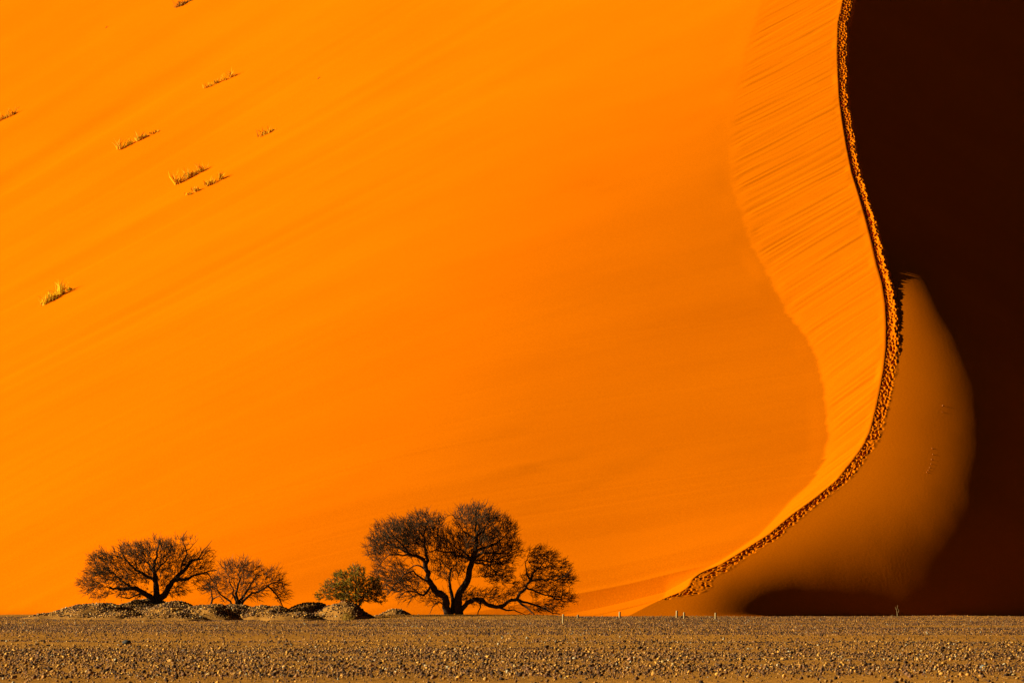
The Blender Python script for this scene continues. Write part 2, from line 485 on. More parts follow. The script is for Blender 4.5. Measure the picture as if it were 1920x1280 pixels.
def mound_h(k, x, y):
    x0, y0, z0, rx, ry = _mz[k]
    dx = (x - x0); dx = np.where(dx > 0, dx / (rx * 0.80), dx / (rx * 1.2))
    r = np.sqrt(dx ** 2 + ((y - y0) / ry) ** 2) * (1 + 0.14 * vnoise(x / 0.9, y / 1.4, 90 + k))
    p = np.clip(1 - r, 0, 1); p = np.sin(p * np.pi / 2) ** 1.4
    return p * z0 * (1 + 0.08 * vnoise(x / 0.5, y / 0.7, 110 + k)) 
def surf(x, y):
    g = plain(x, y)
    for k in range(len(MOUNDS)):
        g = np.maximum(g, mound_h(k, x, y) + 0.3 * g)
    return g

gx = np.concatenate([[-2500,-1200,-500,-200,-100,-60], np.arange(-45, 45.1, 0.9), [60,100,200,500,1200,2500]])
gy = np.concatenate([[-2500,-800,-200,-50,20,50,70], np.arange(80, 420, 0.9), np.arange(420, 520, 8), [700,1200,2500]])
GX, GY = np.meshgrid(gx, gy)
GZ = plain(GX, GY)
me = mesh_np("ground", np.stack([GX, GY, GZ], -1).reshape(-1, 3), grid_faces(*GX.shape), True)
obj("ground", me, M_GROUND, kind="structure", label="flat brown desert plain strewn with gravel")

MOUND_MAT = noise_material("mound_sand", (0.29, 0.120, 0.020), (0.44, 0.185, 0.027), 1.2, 1.0, 0.5, 0.06)
for k, (x0, y0, z0, rx, ry) in enumerate(_mz):
    ax = np.linspace(-1.45 * rx, 0.95 * rx, 44); ay = np.linspace(-1.2 * ry, 1.2 * ry, 44)
    AX, AY = np.meshgrid(ax, ay)
    wx, wy = x0 + AX, y0 + AY
    hz = mound_h(k, wx, wy); base_ = plain(wx, wy)
    zz = np.where(hz > 0.0, np.maximum(hz + 0.3 * base_, base_ - 0.2) + 0.02, base_ - 0.15)
    zz = np.where(hz > 0.02, zz, base_ - 0.15)
    me = mesh_np("mound", np.stack([AX, AY, zz], -1).reshape(-1, 3), grid_faces(*AX.shape), True)
    obj("mound", me, MOUND_MAT, kind="structure", label="low stony mound of sand", loc=(x0, y0, 0))

# ------------------------------------------------------------------ stones
ICO_V = []
_p = (1 + 5 ** 0.5) / 2
for a in (-1, 1):
    for b in (-_p, _p):
        ICO_V += [(a, b, 0), (0, a, b), (b, 0, a)]
ICO_V = np.array(ICO_V, float); ICO_V /= np.linalg.norm(ICO_V[0])
def hull_faces(Vt):
    n_ = len(Vt); fs = []
    for i in range(n_):
        for j in range(i + 1, n_):
            for k in range(j + 1, n_):
                nr = np.cross(Vt[j] - Vt[i], Vt[k] - Vt[i]); d = (Vt - Vt[i]) @ nr
                if (d < 1e-6).all(): fs.append((i, j, k))
                elif (d > -1e-6).all(): fs.append((i, k, j))
    return np.array(fs)
ICO_F = hull_faces(ICO_V)
def rock_shape(r):
    v = ICO_V * (1 + 0.34 * (r.random((12, 1)) - 0.5) * 2)
    v = v + r.normal(0, 0.09, (12, 3))
    return v * np.array((1.0, r.uniform(0.7, 1.1), r.uniform(0.5, 0.85)))
SHAPES = [rock_shape(rng) for _ in range(24)]
PAL = 1.06 * np.array([(0.20,0.110,0.040),(0.26,0.140,0.045),(0.11,0.062,0.032),(0.06,0.038,0.026),(0.32,0.185,0.062),(0.20,0.115,0.060),(0.42,0.27,0.09),(0.16,0.088,0.055),(0.045,0.028,0.018),(0.05,0.03,0.02),(0.52,0.31,0.075)]) * np.array((1.04, 0.83, 0.58))
CUBE_V = np.array([(a, b, c) for a in (-1, 1) for b in (-1, 1) for c in (-1, 1)], float) * 0.66
CUBE_F = np.array([(0,1,3),(0,3,2),(4,6,7),(4,7,5),(0,4,5),(0,5,1),(2,3,7),(2,7,6),(0,2,6),(0,6,4),(1,5,7),(1,7,3)])
CHIPS = []
for _ in range(40):
    t_ = rng.normal(0, 1, (3, 3)); t_, _r = np.linalg.qr(t_)
    if np.linalg.det(t_) < 0: t_[:, 0] *= -1
    v_ = (CUBE_V * rng.uniform(0.7, 1.2, (8, 1)) + rng.normal(0, 0.14, (8, 3))) @ t_.T
    CHIPS.append(v_ * np.array((1.0, rng.uniform(0.7, 1.1), rng.uniform(0.6, 0.9))))
def stone_cloud(x, y, z, size):
    n_ = len(x)
    sh = np.array(CHIPS)[rng.integers(0, len(CHIPS), n_)]
    a = rng.uniform(0, 2 * np.pi, n_); ca, sa = np.cos(a), np.sin(a)
    vx = sh[:, :, 0] * ca[:, None] - sh[:, :, 1] * sa[:, None]
    vy = sh[:, :, 0] * sa[:, None] + sh[:, :, 1] * ca[:, None]
    vz = sh[:, :, 2] + 0.35
    P = np.stack([vx, vy, vz], -1) * size[:, None, None] + np.stack([x, y, z], -1)[:, None]
    Fc = CUBE_F[None] + (np.arange(n_) * 8)[:, None, None]
    c = PAL[rng.integers(0, len(PAL), n_)] * rng.uniform(0.75, 1.25, (n_, 1))
    pale = rng.random(n_) < 0.02; c[pale] = np.array((0.50, 0.38, 0.22)) * rng.uniform(0.8, 1.1, (pale.sum(), 1))
    return P.reshape(-1, 3), Fc.reshape(-1, 3), np.repeat(c, 8, 0)
def chip_cloud(x, y, z, size):
    """small far chips: four faces each"""
    n_ = len(x); a = rng.uniform(0, 2 * np.pi, n_)[:, None] + np.arange(4)[None] * np.pi / 2 + rng.normal(0, 0.3, (n_, 4))
    r = rng.uniform(0.7, 1.2, (n_, 4))
    P = np.zeros((n_, 5, 3)); P[:, :4, 0] = np.cos(a) * r; P[:, :4, 1] = np.sin(a) * r; P[:, :4, 2] = -0.2
    P[:, 4, :2] = rng.normal(0, 0.35, (n_, 2)); P[:, 4, 2] = rng.uniform(0.8, 1.5, n_)
    P = P * size[:, None, None] + np.stack([x, y, z], -1)[:, None]
    Fc = np.array([(0,1,4),(1,2,4),(2,3,4),(3,0,4)])[None] + (np.arange(n_) * 5)[:, None, None]
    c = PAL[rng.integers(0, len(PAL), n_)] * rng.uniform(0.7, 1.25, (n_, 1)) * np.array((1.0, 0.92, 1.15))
    pale = rng.random(n_) < 0.012; c[pale] = np.array((0.46, 0.36, 0.22))
    return P.reshape(-1, 3), Fc.reshape(-1, 3), np.repeat(c, 5, 0)

def half_w(y): return 0.0905 * y + 3.0
xs, ys, ss = [], [], []
def scatter(y0, y1, dens, smin, smax, fn=None):
    area = (half_w(y0) + half_w(y1)) * (y1 - y0)
    n_ = int(area * dens)
    y = np.sqrt(rng.uniform(y0 ** 2, y1 ** 2, n_)); x = rng.uniform(-1, 1, n_) * half_w(y)
    keep = rng.random(n_) < (fn(x, y) if fn else 1)
    x, y = x[keep], y[keep]
    s = smin * (smax / smin) ** (rng.random(len(x)) ** 1.8)
    xs.append(x); ys.append(y); ss.append(s)
def patch(x, y): return np.clip(0.75 + 0.6 * vnoise(x / 7, y / 5, 201) + 0.4 * vnoise(x / 2, y / 2, 202), 0.05, 1)
def coarse(x, y): return patch(x, y) * sstep(98, 112, y + 4 * vnoise(x / 5, 0 * x, 203)) * sstep(178, 170, y + 4 * vnoise(x / 9, 0 * x, 84)) + 0.12
scatter(93, 182, 26.0, 0.013, 0.032, coarse)
xq, yq, sq = xs.pop(), ys.pop(), ss.pop()
scatter(93, 182, 7.0, 0.022, 0.056, coarse)
def farpatch(x, y): return np.clip(0.75 + 0.6 * vnoise(x / 12, y / 14, 205), 0.25, 1) * (0.25 + 0.75 * sstep(205, 230, y)) * (1 - 0.85 * np.exp(-((y - 350) / 11) ** 2) * sstep(-11, -7, x) * sstep(6, 1, x))
xn, yn, sn = np.concatenate(xs), np.concatenate(ys), np.concatenate(ss)
xs, ys, ss = [], [], []
scatter(178, 395, 11.0, 0.022, 0.058, farpatch)
xf, yf, sf = np.concatenate(xs), np.concatenate(ys), np.concatenate(ss)
x, y, s = xn, yn, sn
z = surf(x, y)
# stones heaped on the mounds
mx, my, ms = [], [], []
for (x0, y0, z0, rx, ry) in _mz:
    n_ = int(min(rx * ry, 34) * 330)
    r = np.sqrt(rng.random(n_)) * 1.0; a = rng.uniform(0, 2 * np.pi, n_)
    ex = np.cos(a) * r; ex = np.where(ex > 0, ex * rx * 0.72, ex * rx * 1.15)
    mx.append(x0 + ex); my.append(y0 + np.sin(a) * r * ry)
    ms.append(0.028 * (0.095 / 0.028) ** (rng.random(n_) ** 1.8))
mx = np.concatenate(mx); my = np.concatenate(my); ms = np.concatenate(ms)
kk = (surf(mx, my) > plain(mx, my) + 0.10) & (rng.random(len(mx)) < np.clip(0.85 + 0.8 * vnoise(mx / 0.8, my / 1.2, 207), 0.10, 1) * sstep(0.02, 0.22, surf(mx, my) - plain(mx, my)))
mx, my, ms = mx[kk], my[kk], ms[kk]
x = np.concatenate([x, mx]); y = np.concatenate([y, my]); s = np.concatenate([s, ms]); z = np.concatenate([z, surf(mx, my)])
P, Fc, Cc = stone_cloud(x, y, z, s)
xf, yf, sf = np.concatenate([xf, xq]), np.concatenate([yf, yq]), np.concatenate([sf, sq])
P2, F2, C2 = chip_cloud(xf, yf, surf(xf, yf), sf)
Fc = np.concatenate([Fc, F2 + len(P)]); P = np.concatenate([P, P2]); Cc = np.concatenate([Cc, C2])
me = mesh_np("gravel", P, Fc); set_color(me, "tint", Cc)
obj("gravel", me, M_STONE, kind="stuff", label="brown gravel covering the plain", cat="gravel")

# larger stones one can pick out
def single_stone(px, py, size_px, col, label, group=None, sh=None):
    Y_ = CAMH * F / (py - 1115.0)
    for _ in range(4):
        xx, yy, zz = [float(q_) for q_ in at(px, py, Y_)]
        g = float(plain(np.array([xx]), np.array([yy]))[0]); Y_ = (CAMH - g) * F / (py - 1115.0)
    size = size_px * Y_ / F / 2
    v = (SHAPES[random.randrange(24)] if sh is None else sh) + np.array((0, 0, 0.45))
    me = mesh_np("stone", v * size, ICO_F); set_color(me, "tint", np.tile(col, (12, 1)))
    o = obj("stone", me, M_STONE, label=label, cat="stone", group=group, loc=(xx, Y_, g))
    o.rotation_euler.z = random.uniform(0, 6.28)
single_stone(268,1207,15,(0.06,0.055,0.05),"large dark grey stone on the left of the gravel plain")
single_stone(1398,1214,12,(0.62,0.60,0.52),"pale whitish stone in the gravel below the shaded foot of the dune")
single_stone(1845,1253,14,(0.16,0.16,0.15),"grey stone at the far right of the gravel plain")
single_stone(345,1222,12,(0.07,0.06,0.055),"dark stone just right of the largest dark grey stone")
single_stone(308,1162,8,(0.06,0.05,0.05),"small dark stone lying in front of the left tree's stony mound")
single_stone(1183,1238,14,(0.36,0.16,0.06),"reddish orange stone in the middle of the foreground gravel")
single_stone(1050,1221,11,(0.50,0.30,0.07),"yellow ochre stone at the upper edge of the foreground gravel")
single_stone(1268,1254,12,(0.52,0.31,0.08),"yellow ochre stone low in the foreground gravel right of centre")
for k in range(150):
    py = 1210 + 62 * random.random() ** 0.8; px = random.uniform(10, 1910)
    c = PAL[random.randrange(len(PAL))] * random.uniform(0.8, 1.3)
    if random.random() < 0.12: c = np.array((0.46, 0.29, 0.10))
    lum_ = float(c.mean())
    lab_ = ("blackish" if lum_ < 0.055 else "dark brown" if lum_ < 0.11 else "mid brown" if lum_ < 0.19 else "golden ochre") + " fist-sized stone in the foreground gravel"
    single_stone(px, py, random.uniform(6.5, 11.5), c, lab_, "stones in the foreground gravel")

# ------------------------------------------------------------------ trees
def tube(V_, F_, pts, radii, sides=6):
    """tapered tube through pts, appended to the vertex and triangle lists"""
    m = len(pts)
    if m < 2: return
    base_i = len(V_)
    ref = Vector((0.31, 0.84, 0.44)).normalized()
    for i in range(m):
        d = (pts[min(i + 1, m - 1)] - pts[max(i - 1, 0)])
        if d.length < 1e-6: d = Vector((0, 0, 1))
        d.normalize()
        e1 = d.cross(ref)
        if e1.length < 0.05: e1 = d.cross(Vector((1, 0, 0)))
        e1.normalize(); e2 = d.cross(e1)
        for k in range(sides):
            a = 2 * math.pi * k / sides
            r = radii[i] * (1 + (0.12 * math.sin(3.1 * i + 2.3 * k) if sides > 4 else 0))
            V_.append(pts[i] + e1 * (r * math.cos(a)) + e2 * (r * math.sin(a)))
    for i in range(m - 1):
        for k in range(sides):
            a = base_i + i * sides + k; b = base_i + i * sides + (k + 1) % sides
            F_.append((a, b, b + sides)); F_.append((a, b + sides, a + sides))

def to_mesh(name, V_, F_, origin, smooth=True):
    return mesh_np(name, np.array([(p - origin)[:] for p in V_]), np.array(F_), smooth)

def refine(pts, radii, seg=0.22, wob=0.035):
    P_, R_ = [], []
    for i in range(len(pts) - 1):
        L = (pts[i + 1] - pts[i]).length; k = max(1, int(L / seg))
        for j in range(k):
            t = j / k
            p0 = pts[max(i - 1, 0)]; p1 = pts[i]; p2 = pts[i + 1]; p3 = pts[min(i + 2, len(pts) - 1)]
            c = 0.5 * ((2 * p1) + (p2 - p0) * t + (2 * p0 - 5 * p1 + 4 * p2 - p3) * t * t + (3 * p1 - p0 - 3 * p2 + p3) * t ** 3)
            w = wob if (i or j) else 0
            P_.append(c + Vector((random.gauss(0, w), random.gauss(0, w), random.gauss(0, w))))
            R_.append(radii[i] + (radii[i + 1] - radii[i]) * t)
    P_.append(pts[-1]); R_.append(radii[-1])
    return P_, R_

def build_tree(name, label, cat, Y_, base_px, limbs, blobs, leafiness, leaf_cols, twig_col, group=None, twigs=5, dens=1.0, step=0.13,
               twig_len=(0.25, 0.62), droop=0.0, leaf_size=(0.02, 0.045), sink=0.25):
    """limbs: (list of photo positions, start radius, end radius, depth drift in metres); blobs: (cx, cy, rx, ry, weight)"""
    ppm = F / Y_
    org = V(*base_px, Y_)
    root = obj(name, None, label=label, cat=cat, group=group, loc=org)
    nodes, parent, limb_id = [], [], []
    limb_paths = []
    for li, (pl, r0, r1, dy) in enumerate(limbs):
        m = len(pl); pts = []
        start = V(*pl[0], Y_)
        if li and nodes:                         # spring from the nearest limb already there
            j = min(range(len(nodes)), key=lambda q_: (Vector((nodes[q_].x, 0, nodes[q_].z)) - Vector((start.x, 0, start.z))).length)
            y_start = nodes[j].y if (Vector((nodes[j].x, 0, nodes[j].z)) - Vector((start.x, 0, start.z))).length < 0.6 else Y_
        else:
            y_start = Y_; j = -1
        for i, (a, b) in enumerate(pl):
            p = V(a, b, Y_); t = i / (m - 1)
            p.y = y_start + dy * t ** 1.1
            pts.append(p)
        if li and j >= 0 and (nodes[j] - pts[0]).length < 0.6: pts[0] = nodes[j].copy()
        if pl[0][1] > base_px[1] - 3 and abs(pl[0][0] - base_px[0]) < 40: pts[0].z -= sink
        P_, R_ = refine(pts, [r0 + (r1 - r0) * (i / (m - 1)) ** 0.85 for i in range(m)])
        limb_paths.append((P_, R_))
        prev = j if (li and j >= 0) else -1
        for p in P_:
            nodes.append(p); parent.append(prev); limb_id.append(li); prev = len(nodes) - 1
    nlimb = len(nodes)
    # attraction points through the volume of the crown
    A = []
    for (cx, cy, rx, ry, wgt) in blobs:
        n_ = int(dens * wgt * (rx * ry) / 2.9)
        c0 = V(cx, cy, Y_)
        for _ in range(n_):
            while True:
                a = Vector((random.uniform(-1, 1), random.uniform(-1, 1), random.uniform(-1, 1)))
                if a.length < 1: break
            if float(vnoise(np.array([(c0.x + a.x * rx / ppm) / 0.75 + 0.6 * a.y]), np.array([(c0.z + a.z * ry / ppm) / 0.6 + 0.9 * a.y]), 401)[0]) < -0.2 and random.random() < 0.6: continue
            A.append((c0.x + a.x * rx / ppm, Y_ + a.y * max(rx, ry) * 1.0 / ppm, c0.z + a.z * ry / ppm))
    A = np.array(A)
    NP = np.array([p[:] for p in nodes])
    d2 = ((A[:, None] - NP[None]) ** 2).sum(-1); near_i = d2.argmin(1); near_d = np.sqrt(d2.min(1))
    alive = np.ones(len(A), bool)
    for it in range(60):
        act = np.where(alive & (near_d < 3.2))[0]
        if len(act) == 0: break
        acc = {}
        for a in act:
            acc.setdefault(int(near_i[a]), []).append(a)
        new = []
        for i, lst in acc.items():
            p = NP[i]; dv = A[lst] - p; dv /= (np.linalg.norm(dv, axis=1, keepdims=True) + 1e-6)
            d = dv.mean(0) + rng.normal(0, 0.22, 3); d /= (np.linalg.norm(d) + 1e-6)
            new.append((p + d * step, i))
        base_n = len(NP)
        newP = np.array([q_[0] for q_ in new])
        for q_, i in new:
            nodes.append(Vector(q_)); parent.append(i); limb_id.append(-1)
        NP = np.concatenate([NP, newP])
        dn = np.sqrt(((A[act][:, None] - newP[None]) ** 2).sum(-1)); k = dn.argmin(1); dm = dn[np.arange(len(act)), k]
        better = dm < near_d[act]
        near_d[act[better]] = dm[better]; near_i[act[better]] = base_n + k[better]
        alive[near_d < 0.15] = False
        # points that draw the same node for ever are dropped
        stuck = act[~better]; alive[stuck[rng.random(len(stuck)) < 0.06]] = False
    # thickness from the tips inwards
    nN = len(nodes); rad_ = np.zeros(nN); kids = [[] for _ in range(nN)]
    for i in range(nN):
        if parent[i] >= 0: kids[parent[i]].append(i)
    for i in range(nN - 1, -1, -1):
        ks = [k for k in kids[i] if k >= nlimb]
        rad_[i] = 0.006 if not ks else (sum(rad_[k] ** 2.15 for k in ks)) ** (1 / 2.15)
    # trunk and limbs
    for li, (P_, R_) in enumerate(limb_paths):
        V_, F_ = [], []
        tube(V_, F_, P_, R_, 7)
        nm = "trunk" if R_[0] > 0.10 and limbs[li][0][0][1] > base_px[1] - 12 else "limb"
        obj(nm, to_mesh(nm, V_, F_, org), M_BARK, root)
    # the branching of the crown
    V_, F_ = [], []
    done = np.zeros(nN, bool)
    for i in range(nlimb, nN):
        if parent[i] < nlimb or len([k for k in kids[parent[i]] if k >= nlimb]) > 1:
            chain = [parent[i], i]
            while True:
                ks = [k for k in kids[chain[-1]] if k >= nlimb]
                if len(ks) != 1: break
                chain.append(ks[0])
            rr = [min(rad_[c], rad_[chain[1]]) if c >= nlimb else rad_[chain[1]] for c in chain]
            tube(V_, F_, [nodes[c] for c in chain], rr, 4 if rr[0] > 0.02 else 3)
    hub = org + Vector((0, 0, 0.8))
    TW = []
    for i in range(nlimb // 3, nN):
        if i < nlimb and random.random() > 0.12: continue
        if i >= nlimb and rad_[i] > 0.022: continue
        tip = i >= nlimb and not [k for k in kids[i] if k >= nlimb]
        k = twigs if tip else max(1, int(twigs * 0.45))
        pr = nodes[parent[i]] if parent[i] >= 0 else nodes[i] - Vector((0, 0, 1))
        d0 = (nodes[i] - pr); d0 = d0.normalized() if d0.length > 1e-5 else Vector((0, 0, 1))
        for _ in range(k):
            ra = (nodes[i] - hub); ra.normalize()
            d = d0 * 0.45 + ra * 0.75 + Vector((random.gauss(0, 0.42), random.gauss(0, 0.42), random.gauss(0.05 - droop, 0.42))); d.normalize()
            L = random.uniform(*twig_len)
            a = nodes[i]; m_ = a + d * L * 0.55 + Vector((random.gauss(0, .03), random.gauss(0, .03), random.gauss(0, .03)))
            e = m_ + (d + Vector((random.gauss(0, .35), random.gauss(0, .35), random.gauss(-droop, .35)))).normalized() * L * 0.45
            TW.append((a, m_, e))
            tube(V_, F_, [a, m_, e], [0.012, 0.009, 0.004], 3)
    me = to_mesh("crown", V_, F_, org, False)
    c = np.tile(np.array(twig_col), (len(V_), 1)) * np.repeat(np.where(rng.random(len(V_) // 9 + 1) < 0.045, rng.uniform(3.0, 5.5, len(V_) // 9 + 1), rng.uniform(0.6, 1.5, len(V_) // 9 + 1)), 9)[:len(V_), None]
    set_color(me, "tint", c)
    crown = obj("crown", me, M_TWIG, root)
    # small leaves along the shoots
    if leafiness > 0:
        LV, LF, LC = [], [], []
        for (a, m_, e) in TW:
            k = leafiness * (0.55 + 0.9 * max(0.0, float(vnoise(np.array([m_.x / 1.1]), np.array([m_.z / 1.1 + m_.y]), 301)[0]) + 0.3))
            k = int(k) + (random.random() < k % 1)
            col = np.array(random.choice(leaf_cols)) * random.uniform(0.7, 1.3)
            for _ in range(k):
                t = random.random()
                p = (a.lerp(m_, t * 2) if t < 0.5 else m_.lerp(e, t * 2 - 1)) + Vector((random.gauss(0, .025), random.gauss(0, .025), random.gauss(0, .025)))
                s1 = random.uniform(*leaf_size)
                d = Vector((random.gauss(0, 1), random.gauss(0, 1), random.gauss(0, 1))).normalized()
                w = d.cross(Vector((random.gauss(0, 1), random.gauss(0, 1), random.gauss(0, 1)))).normalized() * s1 * 0.42
                b0 = len(LV)
                LV += [p - d * s1, p + w, p + d * s1, p - w]
                LF += [(b0, b0 + 1, b0 + 2), (b0, b0 + 2, b0 + 3)]
                LC += [col] * 4
        if LV:
            me = to_mesh("foliage", LV, LF, org, False); set_color(me, "tint", np.array(LC))
            obj("foliage", me, M_LEAF, crown, kind="stuff")
    return root

DT = 345.0
build_tree("camel_thorn_tree", "tallest spreading thorn tree, double-trunked with a low limb reaching right", "tree", DT, (850, 1152), [
 ([(842,1153),(836,1130),(826,1114),(815,1103),(804,1089),(799,1067),(797,1050)], .27, .13, -.5),
 ([(861,1153),(859,1129),(863,1108),(873,1095),(882,1074),(885,1050),(892,1033)], .28, .15, .4),
 ([(850,1153),(849,1138),(846,1112),(842,1088),(846,1064)], .17, .05, .9),
 ([(797,1052),(780,1041),(767,1038),(756,1024),(734,998)], .13, .03, -.8),
 ([(799,1060),(803,1050),(796,1021),(797,991),(806,972)], .14, .02, 1.2),
 ([(785,1044),(770,1038),(749,1041),(729,1043),(711,1060)], .08, .02, -1.6),
 ([(770,1036),(745,1026),(722,1018),(700,1026)], .06, .015, 1.0),
 ([(811,1099),(794,1115),(780,1110),(763,1107),(748,1120)], .09, .02, -1.2),
 ([(803,1090),(797,1088),(780,1076),(770,1071),(746,1088),(728,1116)], .09, .015, -1.4),
 ([(800,1066),(782,1060),(760,1075),(738,1098)], .06, .012, 1.3),
 ([(892,1033),(894,1009),(892,991),(892,971),(894,953)], .14, .02, .2),
 ([(890,1036),(911,1024),(927,1021),(944,1005),(957,990)], .11, .02, 1.0),
 ([(886,1048),(906,1036),(930,1036),(951,1036),(971,1024)], .11, .02, -1.0),
 ([(884,1060),(898,1056),(916,1060),(930,1074),(945,1089)], .08, .015, -1.5),
 ([(886,1052),(913,1052),(940,1055),(958,1065)], .07, .015, 1.6),
 ([(885,1052),(863,1041),(842,1036),(820,1031),(806,1034)], .09, .03, -1.0),
 ([(886,1046),(871,1036),(851,1024),(837,1010)], .07, .02, 1.2),
 ([(893,1008),(878,1002),(863,985),(850,967)], .07, .015, -1.0),
 ([(893,1005),(913,983),(932,970)], .07, .015, 1.2),
 ([(856,1150),(872,1134),(896,1121),(911,1131),(930,1137),(944,1134),(951,1126),(971,1122),(977,1113),(985,1101),(994,1089)], .16, .075, -1.2),
 ([(994,1090),(999,1077),(1009,1067),(1021,1052)], .10, .02, .4),
 ([(993,1090),(1016,1086),(1040,1088),(1060,1078),(1073,1064)], .08, .015, -.8),
 ([(986,1101),(1006,1108),(1035,1119),(1057,1126),(1077,1129)], .07, .015, .8),
 ([(972,1122),(988,1138),(1002,1151)], .08, .03, -.8),
 ([(974,1121),(1002,1134),(1023,1141),(1037,1150),(1050,1150)], .08, .02, .6),
 ([(994,1089),(988,1070),(985,1056),(992,1036)], .06, .015, 1.0),
 ([(930,1137),(950,1142),(970,1145),(985,1152)], .07, .02, 1.0),
 ([(905,1127),(900,1136),(896,1152)], .05, .03, .3),
 ([(838,1138),(822,1128),(812,1136),(806,1150)], .05, .015, -.6),
 ],
 [(745,1008,52,36,1.0),(795,988,46,28,1.0),(718,1030,34,26,.9),(800,1020,46,34,1.0),(738,1080,42,30,1.0),(765,1102,42,24,.8),
  (892,972,44,26,1.0),(930,996,40,32,1.0),(898,1026,58,34,.9),(945,1034,36,28,1.1),(850,1018,34,28,.8),(930,1072,36,24,1.0),(842,1062,34,30,.9),
  (1012,1050,34,26,.8),(1045,1066,26,18,.8),(1050,1086,28,14,1.0),(1000,1078,28,18,.8),(1052,1120,26,12,1.0),(1022,1108,34,18,.8),(885,1118,30,16,.8),(930,1115,30,14,.6),
  (1020,1138,36,9,.7),(815,1120,26,16,.5),(960,1100,22,14,.4),(715,1098,18,18,.5)],
 3.4, [(0.085,0.045,0.014),(0.11,0.056,0.015),(0.06,0.034,0.012),(0.10,0.066,0.016)], (0.058, 0.030, 0.014), twigs=4, dens=1.15)

build_tree("thorn_tree", "wide low thorn tree on the stony mound at the left", "tree", DT + 1.5, (293, 1128), [
 ([(288,1129),(282,1119),(267,1111),(246,1101),(220,1103),(207,1100)], .24, .06, -.5),
 ([(302,1129),(308,1114),(321,1095),(340,1072),(360,1051),(378,1047)], .26, .05, .3),
 ([(294,1129),(293,1108),(292,1090),(287,1064),(293,1043),(298,1012)], .26, .03, .5),
 ([(325,1092),(345,1085),(360,1080),(386,1072),(407,1069)], .14, .02, -.9),
 ([(292,1092),(287,1085),(256,1069),(235,1046),(224,1020)], .15, .02, -.9),
 ([(330,1086),(338,1070),(350,1033),(342,1012),(352,994)], .08, .012, -.6),
 ([(350,1035),(362,1018),(372,1008)], .03, .008, .3),
 ([(366,1050),(378,1035),(390,1022),(398,1012)], .05, .01, -.4),
 ([(376,1046),(392,1030),(404,1034)], .04, .01, .6),
 ([(385,1072),(398,1085),(404,1100)], .05, .012, .6),
 ([(267,1111),(250,1118),(238,1122),(225,1116)], .07, .02, -1.2),
 ([(246,1101),(225,1085),(205,1070),(180,1062)], .08, .02, 1.0),
 ([(291,1075),(275,1055),(262,1040)], .07, .02, 1.4),
 ([(292,1070),(312,1050),(325,1035)], .07, .02, -1.2),
 ([(215,1103),(190,1098),(165,1104)], .05, .015, .4),
 ],
 [(190,1078,36,24,1.0),(168,1096,22,13,1.0),(200,1052,34,18,1.0),(245,1042,38,24,1.1),(292,1034,40,24,1.1),(330,1052,34,24,.9),(350,1078,34,18,.7),
  (240,1082,42,22,.9),(292,1074,42,24,.9),(185,1112,30,10,.7),(375,1054,26,24,.4),(322,1103,32,15,.9),(382,1090,24,18,.5),(252,1110,36,11,.9),(345,1020,22,18,.15)],
 4.0, [(0.080,0.055,0.018),(0.11,0.075,0.022),(0.06,0.040,0.016),(0.12,0.060,0.018)], (0.058, 0.030, 0.014), twigs=4, dens=1.15)

build_tree("bare_thorn_tree", "leafless twiggy thorn tree between the left tree and the green shrub", "tree", DT - 1.0, (445, 1132), [
 ([(444,1133),(440,1118),(436,1104),(423,1069)], .10, .015, .5),
 ([(446,1133),(446,1106),(449,1077),(457,1044)], .11, .012, -.3),
 ([(448,1133),(456,1118),(466,1104),(480,1077),(499,1063)], .11, .015, .8),
 ([(450,1132),(462,1120),(490,1106),(522,1090),(536,1104)], .10, .015, -.8),
 ([(440,1133),(425,1122),(412,1112),(405,1096),(400,1076)], .08, .012, -.6),
 ([(500,1101),(515,1112),(527,1126),(530,1136)], .06, .03, .4),
 ([(396,1136),(397,1122),(394,1106),(386,1090)], .08, .012, .3),
 ([(397,1120),(410,1116),(424,1130)], .05, .015, -.5),
 ],
 [(430,1076,30,22,.8),(465,1076,34,24,.8),(505,1084,28,22,.8),(525,1108,16,20,.8),(420,1106,30,18,.6),(398,1100,18,18,.6),(470,1108,36,16,.6),(457,1056,14,10,.3)],
 0.25, [(0.09,0.05,0.02)], (0.062, 0.031, 0.014), twigs=4, dens=1.5)

build_tree("green_shrub", "dense yellow-green shrub at the left foot of the tallest tree", "shrub", DT - 4.0, (672, 1136), [
 ([(668,1137),(655,1120),(640,1105),(622,1098)], .07, .02, -.4),
 ([(672,1137),(668,1112),(664,1090),(660,1068)], .08, .015, .4),
 ([(676,1137),(685,1118),(694,1105),(704,1096)], .07, .015, -.5),
 ([(670,1137),(648,1124),(628,1118),(612,1116)], .06, .015, .5),
 ([(667,1108),(680,1092),(688,1080)], .04, .012, .9),
 ],
 [(655,1088,34,22,2.2),(632,1102,28,20,2.2),(690,1104,24,22,1.8),(665,1112,38,18,1.8),(618,1112,18,14,2.0),(668,1070,18,10,1.6),(604,1117,12,9,1.6),(706,1116,16,16,1.6),(638,1080,14,9,1.2),(700,1092,14,10,1.0)],
 5.0, [(0.42,0.26,0.018),(0.32,0.21,0.018),(0.44,0.26,0.018),(0.17,0.11,0.016)], (0.07, 0.045, 0.022), twigs=4, dens=1.3, leaf_size=(0.03, 0.06), twig_len=(0.15, 0.35))

